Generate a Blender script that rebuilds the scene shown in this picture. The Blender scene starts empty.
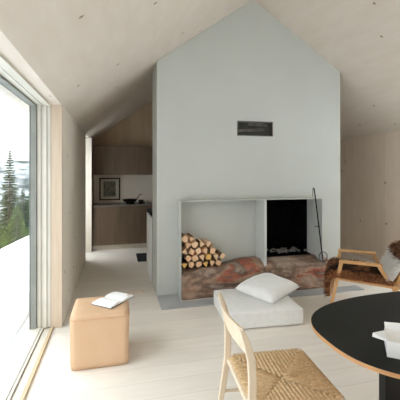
import bpy, bmesh, math, random
from mathutils import Vector, Matrix, noise

random.seed(7)
S = bpy.context.scene
COL = S.collection
PI = math.pi

# ------------------------------------------------------------------ camera, sky, exposure
THETA = math.radians(13.77)
cam = bpy.data.cameras.new('camera')
camo = bpy.data.objects.new('camera', cam)
COL.objects.link(camo)
camo.location = (0, 0, 1.6)
camo.rotation_euler = (PI / 2, 0, -THETA)
cam.sensor_width = 36
cam.lens = 36 * 339 / 400
cam.shift_y = -28 / 400
cam.clip_start = 0.02
cam.clip_end = 1000
S.camera = camo

W = bpy.data.worlds.new('overcast_sky')
S.world = W
W.use_nodes = True
_N, _L = W.node_tree.nodes, W.node_tree.links
bg = _N['Background']
_tc = _N.new('ShaderNodeTexCoord')
_sx = _N.new('ShaderNodeSeparateXYZ')
_L.new(_tc.outputs['Generated'], _sx.inputs[0])
_mr = _N.new('ShaderNodeMapRange')          # overcast sky: the zenith is brighter than the horizon
_mr.inputs['From Min'].default_value = 0.0
_mr.inputs['From Max'].default_value = 1.0
_mr.inputs['To Min'].default_value = 1.0
_mr.inputs['To Max'].default_value = 3.2
_L.new(_sx.outputs['Z'], _mr.inputs['Value'])
_L.new(_mr.outputs[0], bg.inputs['Strength'])
bg.inputs['Color'].default_value = (0.94, 0.96, 1.0, 1)

S.view_settings.view_transform = 'Standard'
S.view_settings.look = 'None'
S.view_settings.gamma = 1
S.view_settings.use_curve_mapping = False
S.view_settings.exposure = 1.64
S.cycles.max_bounces = 14
S.cycles.diffuse_bounces = 10
S.cycles.transparent_max_bounces = 16


# ------------------------------------------------------------------ materials
def new_mat(name):
    m = bpy.data.materials.new(name)
    m.use_nodes = True
    nt = m.node_tree
    b = nt.nodes['Principled BSDF']
    return m, nt, b


def lin(c):
    def f(v):
        v /= 255
        return v / 12.92 if v <= 0.04045 else ((v + 0.055) / 1.055) ** 2.4
    return (f(c[0]), f(c[1]), f(c[2]), 1)


def noisy(name, c1, c2, scale=4.0, stretch=(1, 1, 1), rough=0.6, bump=0.0, bscale=40, detail=4,
          lo=0.3, hi=0.7, metallic=0.0, spec=0.3, sheen=0.0):
    m, nt, b = new_mat(name)
    N, L = nt.nodes, nt.links
    tc = N.new('ShaderNodeTexCoord')
    mp = N.new('ShaderNodeMapping')
    mp.inputs['Scale'].default_value = stretch
    L.new(tc.outputs['Object'], mp.inputs['Vector'])
    nz = N.new('ShaderNodeTexNoise')
    nz.inputs['Scale'].default_value = scale
    nz.inputs['Detail'].default_value = detail
    L.new(mp.outputs['Vector'], nz.inputs['Vector'])
    r = N.new('ShaderNodeValToRGB')
    r.color_ramp.elements[0].position = lo
    r.color_ramp.elements[1].position = hi
    r.color_ramp.elements[0].color = lin(c1)
    r.color_ramp.elements[1].color = lin(c2)
    L.new(nz.outputs['Fac'], r.inputs['Fac'])
    L.new(r.outputs['Color'], b.inputs['Base Color'])
    b.inputs['Roughness'].default_value = rough
    b.inputs['Metallic'].default_value = metallic
    b.inputs['Specular IOR Level'].default_value = spec
    if sheen:
        b.inputs['Sheen Weight'].default_value = sheen
    if bump:
        n2 = N.new('ShaderNodeTexNoise')
        n2.inputs['Scale'].default_value = bscale
        n2.inputs['Detail'].default_value = 5
        L.new(mp.outputs['Vector'], n2.inputs['Vector'])
        bp = N.new('ShaderNodeBump')
        bp.inputs['Strength'].default_value = bump
        bp.inputs['Distance'].default_value = 0.01
        L.new(n2.outputs['Fac'], bp.inputs['Height'])
        L.new(bp.outputs['Normal'], b.inputs['Normal'])
    m['ramp'] = r.name
    return m


def board_wood(name, c1, c2, grain, board=None, board_axis=0, knots=True, rough=0.65, seam=0.10, knot_col=(96, 72, 52),
               knot_scale=1.5, knot_plane=(1, 2)):
    """pale sheet / board wood: grain stretched along one axis, optional seams between boards, scattered knots"""
    m = noisy(name, c1, c2, scale=3.0, stretch=grain, rough=rough, detail=6)
    nt = m.node_tree
    N, L = nt.nodes, nt.links
    b = N['Principled BSDF']
    r = N[m['ramp']]
    tc = [n for n in N if n.type == 'TEX_COORD'][0]
    last = r.outputs['Color']
    if board:
        sx = N.new('ShaderNodeSeparateXYZ')
        L.new(tc.outputs['Object'], sx.inputs[0])
        dv = N.new('ShaderNodeMath'); dv.operation = 'DIVIDE'
        dv.inputs[1].default_value = board
        L.new(sx.outputs[board_axis], dv.inputs[0])
        fl = N.new('ShaderNodeMath'); fl.operation = 'FLOOR'
        L.new(dv.outputs[0], fl.inputs[0])
        wn = N.new('ShaderNodeTexWhiteNoise'); wn.noise_dimensions = '1D'
        L.new(fl.outputs[0], wn.inputs['W'])
        mr = N.new('ShaderNodeMapRange')
        mr.inputs['To Min'].default_value = 1 - seam
        mr.inputs['To Max'].default_value = 1.0
        L.new(wn.outputs['Value'], mr.inputs['Value'])
        fr = N.new('ShaderNodeMath'); fr.operation = 'FRACT'
        L.new(dv.outputs[0], fr.inputs[0])
        lt = N.new('ShaderNodeMath'); lt.operation = 'LESS_THAN'
        lt.inputs[1].default_value = 0.004 / board
        L.new(fr.outputs[0], lt.inputs[0])
        ml = N.new('ShaderNodeMath'); ml.operation = 'MULTIPLY_ADD'
        ml.inputs[1].default_value = -0.22
        L.new(lt.outputs[0], ml.inputs[0])
        L.new(mr.outputs[0], ml.inputs[2])
        mx = N.new('ShaderNodeMix'); mx.data_type = 'RGBA'; mx.blend_type = 'MULTIPLY'
        mx.inputs['Factor'].default_value = 1
        L.new(last, mx.inputs[6]); L.new(ml.outputs[0], mx.inputs[7])
        last = mx.outputs[2]
    if knots:
        v = N.new('ShaderNodeTexVoronoi')
        v.voronoi_dimensions = '2D'
        v.inputs['Scale'].default_value = knot_scale
        ks = N.new('ShaderNodeSeparateXYZ'); kc = N.new('ShaderNodeCombineXYZ')
        L.new(tc.outputs['Object'], ks.inputs[0])
        L.new(ks.outputs[knot_plane[0]], kc.inputs[0]); L.new(ks.outputs[knot_plane[1]], kc.inputs[1])
        L.new(kc.outputs[0], v.inputs['Vector'])
        kr = N.new('ShaderNodeValToRGB')
        kr.color_ramp.elements[0].position = 0.012
        kr.color_ramp.elements[1].position = 0.030
        kr.color_ramp.elements[0].color = (1, 1, 1, 1)
        kr.color_ramp.elements[1].color = (0, 0, 0, 1)
        L.new(v.outputs['Distance'], kr.inputs['Fac'])
        mx = N.new('ShaderNodeMix'); mx.data_type = 'RGBA'
        L.new(kr.outputs['Color'], mx.inputs[0])
        L.new(last, mx.inputs[6]); mx.inputs[7].default_value = lin(knot_col)
        last = mx.outputs[2]
    L.new(last, b.inputs['Base Color'])
    return m


M = {}
M['floor'] = board_wood('white_oiled_floor_boards', (222, 216, 206), (230, 224, 215), (0.8, 5, 1), board=0.2, board_axis=1, knots=False, rough=0.5, seam=0.06)
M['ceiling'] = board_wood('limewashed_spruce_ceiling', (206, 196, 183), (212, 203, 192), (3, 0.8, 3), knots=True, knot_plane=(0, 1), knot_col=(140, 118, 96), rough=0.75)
M['wall'] = board_wood('limewashed_spruce_wall', (226, 217, 204), (231, 223, 211), (3, 3, 0.7), knots=True, rough=0.75)
M['wall_right'] = board_wood('limewashed_spruce_panel', (222, 206, 189), (228, 214, 198), (3, 3, 0.7), board=1.22, board_axis=1, knots=True, rough=0.75, seam=0.05)
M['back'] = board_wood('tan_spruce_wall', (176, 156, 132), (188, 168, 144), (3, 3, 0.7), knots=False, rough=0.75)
M['jamb'] = board_wood('pale_spruce_jamb', (194, 176, 154), (204, 187, 167), (10, 10, 0.8), knots=False, rough=0.6)
M['frame_white'] = noisy('white_window_paint', (204, 200, 188), (210, 206, 196), rough=0.45)
M['sash'] = noisy('grey_sash_metal', (126, 129, 123), (136, 138, 132), rough=0.5)
M['track'] = noisy('pale_track_wood', (190, 172, 140), (202, 184, 154), stretch=(8, 0.6, 8), rough=0.5)
M['exterior'] = noisy('dark_stained_cladding', (60, 54, 48), (80, 72, 64), stretch=(1, 8, 1), rough=0.8)
M['plaster'] = noisy('grey_lime_plaster', (184, 187, 182), (189, 192, 187), scale=1.2, rough=0.85, bump=0.04, bscale=60, spec=0.15)
M['steel_edge'] = noisy('pale_steel_edge', (184, 187, 180), (190, 192, 186), rough=0.6)
M['soot'] = noisy('soot_black', (7, 7, 8), (20, 19, 18), scale=6, rough=0.95, spec=0.05)
M['ash'] = noisy('pale_ash', (96, 93, 88), (150, 147, 140), scale=30, rough=0.95)
M['char'] = noisy('charred_wood', (20, 18, 17), (70, 66, 62), scale=18, rough=0.9)
M['iron'] = noisy('black_wrought_iron', (26, 26, 27), (42, 42, 42), scale=20, rough=0.55, metallic=0.6)
M['plate'] = noisy('grey_slate_plate', (158, 160, 163), (172, 174, 176), scale=5, rough=0.45)
M['leather'] = noisy('natural_tan_leather', (199, 165, 132), (208, 176, 144), scale=3, rough=0.55, bump=0.05, bscale=90)
M['seam'] = noisy('tan_leather_seam', (196, 153, 110), (206, 164, 122), scale=8, rough=0.6)
M['paper'] = noisy('white_paper', (232, 233, 232), (240, 240, 238), scale=4, rough=0.8)
M['cover'] = noisy('dark_book_cover', (60, 58, 60), (76, 73, 74), scale=8, rough=0.6)
M['ribbon'] = noisy('tan_leather_strap', (184, 138, 90), (200, 154, 104), scale=12, rough=0.6)
M['linen'] = noisy('white_linen', (222, 223, 222), (230, 231, 229), scale=20, rough=0.9, bump=0.05, bscale=260, sheen=0.2)
M['ash_wood'] = board_wood('pale_soaped_ash', (206, 188, 164), (220, 204, 182), (14, 14, 1.2), knots=False, rough=0.5)
M['ash_dark'] = board_wood('pale_ash_end_grain', (170, 138, 104), (190, 158, 124), (14, 14, 1.2), knots=False, rough=0.6)
M['cord'] = noisy('natural_paper_cord', (190, 160, 120), (222, 194, 154), scale=55, stretch=(1, 1, 1), rough=0.8)
M['oak'] = board_wood('oiled_oak_arm', (196, 150, 100), (212, 168, 118), (12, 12, 1.0), knots=False, rough=0.45)
M['laminate'] = noisy('black_linoleum_top', (30, 31, 28), (35, 36, 33), scale=3, rough=0.6, spec=0.15)
M['ply'] = noisy('plywood_edge', (176, 128, 84), (206, 160, 112), scale=6, stretch=(1, 1, 60), rough=0.5)
M['black_paint'] = noisy('black_painted_wood', (17, 17, 17), (24, 24, 23), scale=6, rough=0.45)
M['cabinet'] = board_wood('dark_stained_oak_veneer', (96, 80, 65), (114, 96, 79), (10, 10, 0.7), knots=False, rough=0.5)
M['counter'] = noisy('worktop_stone', (112, 106, 97), (126, 119, 110), scale=12, rough=0.4)
M['picture_frame'] = noisy('black_brown_frame', (34, 28, 24), (48, 40, 34), rough=0.5)
M['print'] = noisy('grey_green_print', (78, 84, 78), (150, 150, 138), scale=14, stretch=(1.6, 1, 0.7), rough=0.8, detail=8)
M['mat_board'] = noisy('off_white_mat', (204, 198, 184), (212, 207, 195), rough=0.8)
M['cast_iron'] = noisy('cast_iron', (16, 16, 16), (28, 28, 28), rough=0.5, metallic=0.4)
M['ceramic_dark'] = noisy('dark_glazed_ceramic', (36, 34, 33), (50, 47, 45), rough=0.3)
M['ceramic_white'] = noisy('white_glazed_ceramic', (206, 202, 194), (218, 214, 206), rough=0.3)
M['panel_grey'] = noisy('light_grey_panel', (192, 195, 192), (200, 202, 199), rough=0.6)
M['panel_white'] = noisy('white_unit_panel', (222, 224, 222), (228, 230, 228), rough=0.6)
M['mat_black'] = noisy('black_floor_mat', (24, 26, 26), (36, 38, 37), scale=60, rough=0.95)
M['vent_metal'] = noisy('dull_grey_vent_metal', (84, 82, 76), (120, 117, 108), scale=10, rough=0.5, metallic=0.5)
M['vent_dark'] = noisy('dark_vent_recess', (52, 51, 47), (70, 68, 62), scale=8, rough=0.8)
M['bark'] = noisy('birch_log_bark', (70, 54, 40), (140, 116, 92), scale=12, rough=0.9, bump=0.3)
M['log_a'] = noisy('split_log_end_cream', (214, 176, 138), (230, 200, 168), scale=14, rough=0.85)
M['log_b'] = noisy('split_log_end_tan', (202, 160, 122), (224, 188, 152), scale=14, rough=0.85)
M['log_c'] = noisy('split_log_end_yellow', (204, 160, 84), (226, 190, 120), scale=14, rough=0.85)
M['fur_brown'] = noisy('reindeer_hair_brown', (74, 46, 30), (112, 72, 46), scale=9, rough=0.8)
M['fur_dark'] = noisy('reindeer_hair_dark', (34, 24, 19), (58, 40, 30), scale=9, rough=0.8)
M['fur_rust'] = noisy('reindeer_hair_rust', (140, 88, 56), (178, 124, 84), scale=9, rough=0.8)
M['fur_white'] = noisy('reindeer_hair_white', (232, 230, 225), (242, 240, 236), scale=9, rough=0.85)
M['snow'] = noisy('snow', (218, 222, 227), (230, 234, 238), scale=0.6, rough=0.9)
M['spruce'] = noisy('spruce_needles', (28, 54, 28), (62, 88, 46), scale=3, rough=0.9)
M['spruce_young'] = noisy('yellow_green_needles', (56, 82, 34), (96, 116, 52), scale=3, rough=0.9)
M['trunk'] = noisy('grey_bark', (70, 60, 50), (100, 88, 76), scale=8, rough=0.9)
M['far'] = noisy('snowy_forest_hill', (50, 60, 58), (150, 156, 160), scale=0.12, stretch=(1, 1, 2.5), rough=0.95, lo=0.42, hi=0.6, detail=8)


def stone_mat():
    m, nt, b = new_mat('red_grey_banded_marble')
    N, L = nt.nodes, nt.links
    tc = N.new('ShaderNodeTexCoord')
    mp = N.new('ShaderNodeMapping')
    mp.inputs['Scale'].default_value = (1.0, 1.6, 3.2)
    mp.inputs['Rotation'].default_value = (0.1, 0.35, 0.1)
    L.new(tc.outputs['Object'], mp.inputs['Vector'])
    nz = N.new('ShaderNodeTexNoise')
    nz.inputs['Scale'].default_value = 1.15
    nz.inputs['Detail'].default_value = 7
    nz.inputs['Distortion'].default_value = 0.5
    nz.inputs['Roughness'].default_value = 0.62
    L.new(mp.outputs['Vector'], nz.inputs['Vector'])
    r = N.new('ShaderNodeValToRGB')
    cols = [(0.22, (124, 132, 116)), (0.33, (162, 154, 138)), (0.41, (150, 130, 114)), (0.46, (108, 86, 72)), (0.50, (142, 116, 98)),
            (0.555, (164, 138, 116)), (0.585, (158, 84, 62)), (0.62, (150, 92, 72)), (0.645, (104, 84, 70)), (0.70, (168, 156, 138)), (0.8, (128, 136, 120))]
    els = r.color_ramp.elements
    els[0].position, els[0].color = cols[0][0], lin(cols[0][1])
    els[1].position, els[1].color = cols[-1][0], lin(cols[-1][1])
    for p, c in cols[1:-1]:
        e = els.new(p); e.color = lin(c)
    L.new(nz.outputs['Fac'], r.inputs['Fac'])
    n2 = N.new('ShaderNodeTexNoise')
    n2.inputs['Scale'].default_value = 16
    n2.inputs['Detail'].default_value = 6
    L.new(tc.outputs['Object'], n2.inputs['Vector'])
    mr = N.new('ShaderNodeMapRange')
    mr.inputs['From Min'].default_value = 0.3
    mr.inputs['From Max'].default_value = 0.7
    mr.inputs['To Min'].default_value = 0.72
    mr.inputs['To Max'].default_value = 1.12
    L.new(n2.outputs['Fac'], mr.inputs['Value'])
    mx = N.new('ShaderNodeMix'); mx.data_type = 'RGBA'; mx.blend_type = 'MULTIPLY'
    mx.inputs['Factor'].default_value = 1
    L.new(r.outputs['Color'], mx.inputs[6]); L.new(mr.outputs[0], mx.inputs[7])
    L.new(mx.outputs[2], b.inputs['Base Color'])
    b.inputs['Roughness'].default_value = 0.55
    bp = N.new('ShaderNodeBump')
    bp.inputs['Strength'].default_value = 0.5
    bp.inputs['Distance'].default_value = 0.02
    L.new(n2.outputs['Fac'], bp.inputs['Height'])
    L.new(bp.outputs['Normal'], b.inputs['Normal'])
    return m


M['stone'] = stone_mat()


def glass_mat(name, tint):
    m = bpy.data.materials.new(name)
    m.use_nodes = True
    nt = m.node_tree
    N, L = nt.nodes, nt.links
    N.remove(N['Principled BSDF'])
    out = [n for n in N if n.type == 'OUTPUT_MATERIAL'][0]
    tr = N.new('ShaderNodeBsdfTransparent')
    tr.inputs['Color'].default_value = (*tint, 1)
    gl = N.new('ShaderNodeBsdfGlossy')
    gl.inputs['Roughness'].default_value = 0.01
    lw = N.new('ShaderNodeLayerWeight')
    lw.inputs['Blend'].default_value = 0.5
    pw = N.new('ShaderNodeMath'); pw.operation = 'POWER'
    pw.inputs[1].default_value = 5
    L.new(lw.outputs['Facing'], pw.inputs[0])
    fr = N.new('ShaderNodeMath'); fr.operation = 'MULTIPLY_ADD'
    fr.inputs[1].default_value = 0.4
    fr.inputs[2].default_value = 0.03
    L.new(pw.outputs[0], fr.inputs[0])
    mx = N.new('ShaderNodeMixShader')
    L.new(fr.outputs[0], mx.inputs[0])
    L.new(tr.outputs[0], mx.inputs[1]); L.new(gl.outputs[0], mx.inputs[2])
    L.new(mx.outputs[0], out.inputs['Surface'])
    return m


M['glass'] = glass_mat('window_glass', (0.95, 0.97, 0.96))
M['glass_dimmed'] = glass_mat('dimmed_window_glass', (0.77, 0.785, 0.78))  # tint put into the pane to dim the bright outdoors against the room

# ------------------------------------------------------------------ mesh helpers
def box(bm, x0, x1, y0, y1, z0, z1, mi=0):
    vs = [bm.verts.new(p) for p in ((x0, y0, z0), (x1, y0, z0), (x1, y1, z0), (x0, y1, z0),
                                    (x0, y0, z1), (x1, y0, z1), (x1, y1, z1), (x0, y1, z1))]
    for f in ((0, 3, 2, 1), (4, 5, 6, 7), (0, 1, 5, 4), (1, 2, 6, 5), (2, 3, 7, 6), (3, 0, 4, 7)):
        bm.faces.new([vs[i] for i in f]).material_index = mi


def prism(bm, poly, y0, y1, mi=0):
    """poly in XZ, extruded along Y"""
    a = [bm.verts.new((x, y0, z)) for x, z in poly]
    b = [bm.verts.new((x, y1, z)) for x, z in poly]
    bm.faces.new(a).material_index = mi
    bm.faces.new(list(reversed(b))).material_index = mi
    n = len(poly)
    for i in range(n):
        bm.faces.new((a[i], b[i], b[(i + 1) % n], a[(i + 1) % n])).material_index = mi


def loft(bm, rings, cap=True, closed=True, mi=0):
    R = [[bm.verts.new(p) for p in r] for r in rings]
    n = len(R[0])
    for i in range(len(R) - 1):
        for j in range(n if closed else n - 1):
            k = (j + 1) % n
            bm.faces.new((R[i][j], R[i][k], R[i + 1][k], R[i + 1][j])).material_index = mi
    if cap and closed:
        bm.faces.new(list(reversed(R[0]))).material_index = mi
        bm.faces.new(R[-1]).material_index = mi


def tube(bm, pts, rad, seg=8, mi=0, flat=1.0, up=None):
    pts = [Vector(p) for p in pts]
    rads = rad if isinstance(rad, (list, tuple)) else [rad] * len(pts)
    rings = []
    pu = Vector(up) if up else None
    for i, p in enumerate(pts):
        t = (pts[min(i + 1, len(pts) - 1)] - pts[max(i - 1, 0)]).normalized()
        if pu is None:
            pu = Vector((0, 0, 1)) if abs(t.z) < 0.9 else Vector((1, 0, 0))
        s = t.cross(pu).normalized()
        u = s.cross(t).normalized()
        pu = u
        rings.append([p + (s * math.cos(2 * PI * k / seg) + u * math.sin(2 * PI * k / seg) * flat) * rads[i] for k in range(seg)])
    loft(bm, rings, mi=mi)


def bar(bm, pts, w, d, up=(0, 1, 0), mi=0):
    """rectangular section swept along pts; w across 'up', d along 'up'"""
    pts = [Vector(p) for p in pts]
    ws = w if isinstance(w, (list, tuple)) else [w] * len(pts)
    U = Vector(up)
    rings = []
    for i, p in enumerate(pts):
        t = (pts[min(i + 1, len(pts) - 1)] - pts[max(i - 1, 0)]).normalized()
        s = t.cross(U).normalized()
        u = s.cross(t).normalized()
        a, b = s * ws[i] / 2, u * d / 2
        rings.append([p - a - b, p + a - b, p + a + b, p - a + b])
    loft(bm, rings, mi=mi)


def lathe(bm, prof, seg=20, c=(0, 0, 0), mi=0):
    rings = [[(c[0] + r * math.cos(2 * PI * k / seg), c[1] + r * math.sin(2 * PI * k / seg), c[2] + z) for k in range(seg)] for r, z in prof]
    loft(bm, rings, mi=mi)


def obj(name, bm, mats, parent=None, smooth=False, bevel=0.0, bseg=2, subd=0, angle=40):
    bmesh.ops.recalc_face_normals(bm, faces=bm.faces)
    me = bpy.data.meshes.new(name)
    bm.to_mesh(me)
    bm.free()
    for m in (mats if isinstance(mats, (list, tuple)) else [mats]):
        me.materials.append(m)
    o = bpy.data.objects.new(name, me)
    COL.objects.link(o)
    if parent is not None:
        o.parent = parent
    if bevel:
        md = o.modifiers.new('bevel', 'BEVEL')
        md.width = bevel; md.segments = bseg; md.limit_method = 'ANGLE'
        md.angle_limit = math.radians(35)
    if subd:
        md = o.modifiers.new('subd', 'SUBSURF')
        md.levels = md.render_levels = subd
    if smooth:
        me.polygons.foreach_set('use_smooth', [True] * len(me.polygons))
        if angle < 180:
            try:
                me.set_sharp_from_angle(angle=math.radians(angle))
            except Exception:
                pass
    return o


def thing(name, label, cat, loc=(0, 0, 0), rotz=0.0, group=None):
    o = bpy.data.objects.new(name, None)
    COL.objects.link(o)
    o.empty_display_size = 0.1
    o.location = loc
    o.rotation_euler = (0, 0, rotz)
    return tag(o, label, cat, group)


def tag(o, label, cat, group=None, kind=None):
    o['label'] = label
    o['category'] = cat
    if group:
        o['group'] = group
    if kind:
        o['kind'] = kind
    return o


def struct(name, bm, m, label=None, cat=None, parent=None, **k):
    o = obj(name, bm, m, parent, **k)
    if parent is None:
        o['kind'] = 'structure'
        if label:
            o['label'] = label
            o['category'] = cat
    return o


def B():
    return bmesh.new()


# ------------------------------------------------------------------ room shell
XL, XR, XC = -0.55, 4.45, 1.83
EAVE, EAVR, RIDGE = 2.29, 2.26, 3.98
YB, YF = 7.85, -1.3          # kitchen gable and the gable behind the viewer, its window added for light
WIN_END = 3.76


def roof_z(x):
    return RIDGE - (RIDGE - EAVE) * (XC - x) / (XC - XL) if x < XC else RIDGE - (RIDGE - EAVR) * (x - XC) / (XR - XC)



bm = B(); box(bm, -0.95, XR + 0.2, YF, YB + 0.2, -0.2, 0)
struct('floor', bm, M['floor'], 'pale white oiled wood board floor of the room', 'floor')

bm = B()
prism(bm, [(-0.98, EAVE), (XL, EAVE), (XC, RIDGE), (XC, RIDGE + 0.35), (-0.98, EAVE + 0.08)], YF - 0.2, YB + 0.2)
prism(bm, [(XC, RIDGE), (XR, EAVR), (XR + 0.45, EAVR), (XR + 0.45, EAVR + 0.1), (XC, RIDGE + 0.35)], YF - 0.2, YB + 0.2)
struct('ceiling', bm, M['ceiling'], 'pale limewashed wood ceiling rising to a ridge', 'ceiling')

# left wall beyond the window, with a glazed opening near the kitchen
OP0, OP1 = 6.45, 7.12
bm = B()
box(bm, -0.86, XL, WIN_END, OP0, 0, EAVE)
box(bm, -0.86, XL, YF, 0.0, 0, EAVE)
box(bm, -0.86, XL, OP1, YB, 0, EAVE)
box(bm, XL, -0.495, OP1, OP1 + 0.07, 0, EAVE - 0.002)
struct('wall_left', bm, M['wall'], 'pale wood wall beyond the big window on the left', 'wall')
bm = B()
box(bm, -0.74, -0.70, OP0, OP0 + 0.05, 0.02, EAVE); box(bm, -0.74, -0.70, OP1 - 0.05, OP1, 0.02, EAVE)
box(bm, -0.74, -0.70, OP0 + 0.05, OP1 - 0.05, 0.0, 0.06); box(bm, -0.74, -0.70, OP0 + 0.05, OP1 - 0.05, EAVE - 0.05, EAVE)
w2 = struct('window_2', bm, M['jamb'], 'tall narrow window in the left wall beside the kitchen', 'window')
bm = B(); box(bm, -0.723, -0.717, OP0 + 0.05, OP1 - 0.05, 0.06, EAVE - 0.05)
struct('window_pane', bm, M['glass'], parent=w2)

RW0, RW1, RZ0, RZ1 = 1.4, 4.0, 0.5, 2.15           # unseen window added in the right wall for fill light
bm = B()
box(bm, XR, XR + 0.2, YF, RW0, 0, EAVR); box(bm, XR, XR + 0.2, RW1, YB + 0.2, 0, EAVR)
box(bm, XR, XR + 0.2, RW0, RW1, 0, RZ0); box(bm, XR, XR + 0.2, RW0, RW1, RZ1, EAVR)
struct('wall_right', bm, M['wall_right'], 'shaded pale wood panelled wall on the right', 'wall')
bm = B()
box(bm, XR + 0.1, XR + 0.15, RW0, RW0 + 0.06, RZ0, RZ1); box(bm, XR + 0.1, XR + 0.15, RW1 - 0.06, RW1, RZ0, RZ1)
box(bm, XR + 0.1, XR + 0.15, RW0 + 0.06, RW1 - 0.06, RZ0, RZ0 + 0.06); box(bm, XR + 0.1, XR + 0.15, RW0 + 0.06, RW1 - 0.06, RZ1 - 0.06, RZ1)
w4 = struct('added_window_right', bm, M['jamb'])
bm = B(); box(bm, XR + 0.12, XR + 0.126, RW0 + 0.06, RW1 - 0.06, RZ0 + 0.06, RZ1 - 0.06)
struct('window_pane', bm, M['glass'], parent=w4)
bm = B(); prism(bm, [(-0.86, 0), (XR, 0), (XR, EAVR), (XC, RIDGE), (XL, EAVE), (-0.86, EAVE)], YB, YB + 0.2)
struct('wall_back', bm, M['back'], 'pale wood gable wall behind the kitchen cabinets', 'wall')

# gable wall behind the viewer; its unseen window is added to brighten the room
GX0, GX1, GZ0, GZ1 = 2.2, 4.0, 0.8, 2.2
bm = B()
prism(bm, [(XL, 0), (GX0, 0), (GX0, roof_z(GX0)), (XL, EAVE)], YF - 0.15, YF)
prism(bm, [(GX1, 0), (XR, 0), (XR, EAVR), (GX1, roof_z(GX1))], YF - 0.15, YF)
box(bm, GX0, GX1, YF - 0.15, YF, 0, GZ0)
prism(bm, [(GX0, GZ1), (GX1, GZ1), (GX1, roof_z(GX1)), (XC, RIDGE), (GX0, roof_z(GX0))], YF - 0.15, YF)
struct('wall_front', bm, M['wall'])
bm = B()
for x in (GX0, (GX0 + GX1) / 2 - 0.03, GX1 - 0.06):
    box(bm, x, x + 0.06, YF - 0.12, YF - 0.06, GZ0, GZ1)
w3 = struct('added_window_gable', bm, M['jamb'])
bm = B(); box(bm, GX0, GX1, YF - 0.095, YF - 0.089, GZ0, GZ1)
struct('window_pane', bm, M['glass'], parent=w3)

# ------------------------------------------------------------------ big window on the left
WY0 = 0.0
bm = B()
box(bm, -0.655, XL, WIN_END - 0.03, WIN_END, 0, EAVE)           # inner jamb board facing along the room
w1 = struct('window_1', bm, M['jamb'], 'huge floor to eaves window along the left side', 'window')
bm = B()
for x0, x1, dy in ((-0.69, -0.658, 0.034), (-0.725, -0.693, 0.046), (-0.745, -0.728, 0.038), (-0.782, -0.748, 0.05)):
    box(bm, x0, x1, WIN_END - dy, WIN_END, 0.02, EAVE)
    box(bm, x0, x1, WY0, WIN_END - 0.06, EAVE - (0.028 - dy * 0.3), EAVE)
struct('window_frame', bm, M['frame_white'], parent=w1)
bm = B()
box(bm, -0.85, -0.785, WIN_END - 0.07, WIN_END, 0.03, EAVE)
box(bm, -0.85, -0.785, WY0, WIN_END - 0.07, EAVE - 0.03, EAVE)
struct('sash', bm, M['sash'], parent=w1)
bm = B()
box(bm, -0.845, -0.837, WY0, WIN_END - 0.07, 0.03, EAVE - 0.03)
struct('window_pane', bm, M['glass_dimmed'], parent=w1)
bm = B()
box(bm, -0.655, -0.63, WY0, WIN_END - 0.03, 0, 0.022)
struct('sill_rail', bm, M['track'], parent=w1)
bm = B()
box(bm, -0.712, -0.66, WY0, WIN_END - 0.05, 0, 0.012)
box(bm, -0.74, -0.722, WY0, WIN_END - 0.05, 0, 0.026)
box(bm, -0.80, -0.745, WY0, WIN_END - 0.05, 0, 0.03)
box(bm, -0.90, -0.80, WY0, WIN_END - 0.05, 0, 0.024)
struct('sliding_track', bm, M['frame_white'], parent=w1)

# ------------------------------------------------------------------ fireplace block
BX0, BX1, BY0, BY1 = 0.50, 3.20, 4.365, 4.94
NX0, NX1, NZ, SILL, BAY, FB = 0.774, 2.760, 1.236, 0.405, 4.45, 4.15
DV = 1.90                    # divider between the log bay and the firebox
ZL, ZR = roof_z(BX0), roof_z(BX1)
VX0, VX1, VZ0, VZ1 = 1.59, 2.12, 2.095, 2.30
fp = thing('fireplace', 'big grey plaster fireplace block rising to the ridge of the room', 'fireplace', (XC, BY0, 0))


def rel(bm):
    bmesh.ops.translate(bm, verts=bm.verts, vec=(-XC, -BY0, 0))
    return bm


e = 0.003
bm = B()
box(bm, BX0, NX0, BY0, BY1, 0, NZ)                       # left pier
box(bm, NX1, BX1, BY0, BY1, 0, NZ)                       # right pier
box(bm, DV, NX1, BY0, BY1, 0, SILL)
box(bm, NX0, DV, BY0, BY1, 0, 0.34)
box(bm, NX0, DV, BAY, BY1, 0.34, NZ)                     # back of the log bay
prism(bm, [(BX0, NZ), (VX0, NZ), (VX0, roof_z(VX0) - e), (BX0, ZL - e)], BY0, BY1)
prism(bm, [(VX1, NZ), (BX1, NZ), (BX1, ZR - e), (VX1, roof_z(VX1) - e)], BY0, BY1)
box(bm, VX0, VX1, BY0, BY1, NZ, VZ0)
prism(bm, [(VX0, VZ1), (VX1, VZ1), (VX1, roof_z(VX1) - e), (XC, RIDGE - e), (VX0, roof_z(VX0) - e)], BY0, BY1)
bmesh.ops.remove_doubles(bm, verts=bm.verts, dist=1e-5)
obj('chimney_breast', rel(bm), M['plaster'], fp)
bm = B(); box(bm, DV, DV + 0.03, FB + 0.01, BY1 - 0.02, SILL - 0.05, NZ - 0.013)
obj('divider', rel(bm), M['panel_grey'], fp)
bm = B()
box(bm, NX0 - 0.004, NX0 + 0.005, FB, BY0 - 0.001, 0.013, NZ)
box(bm, NX0 + 0.005, NX1 + 0.003, FB + 0.07, BY0 + 0.08, NZ - 0.012, NZ)
box(bm, NX1 - 0.006, NX1 + 0.003, FB, BY0 - 0.001, SILL - 0.05, NZ - 0.012)
obj('surround', rel(bm), M['plaster'], fp)
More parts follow.
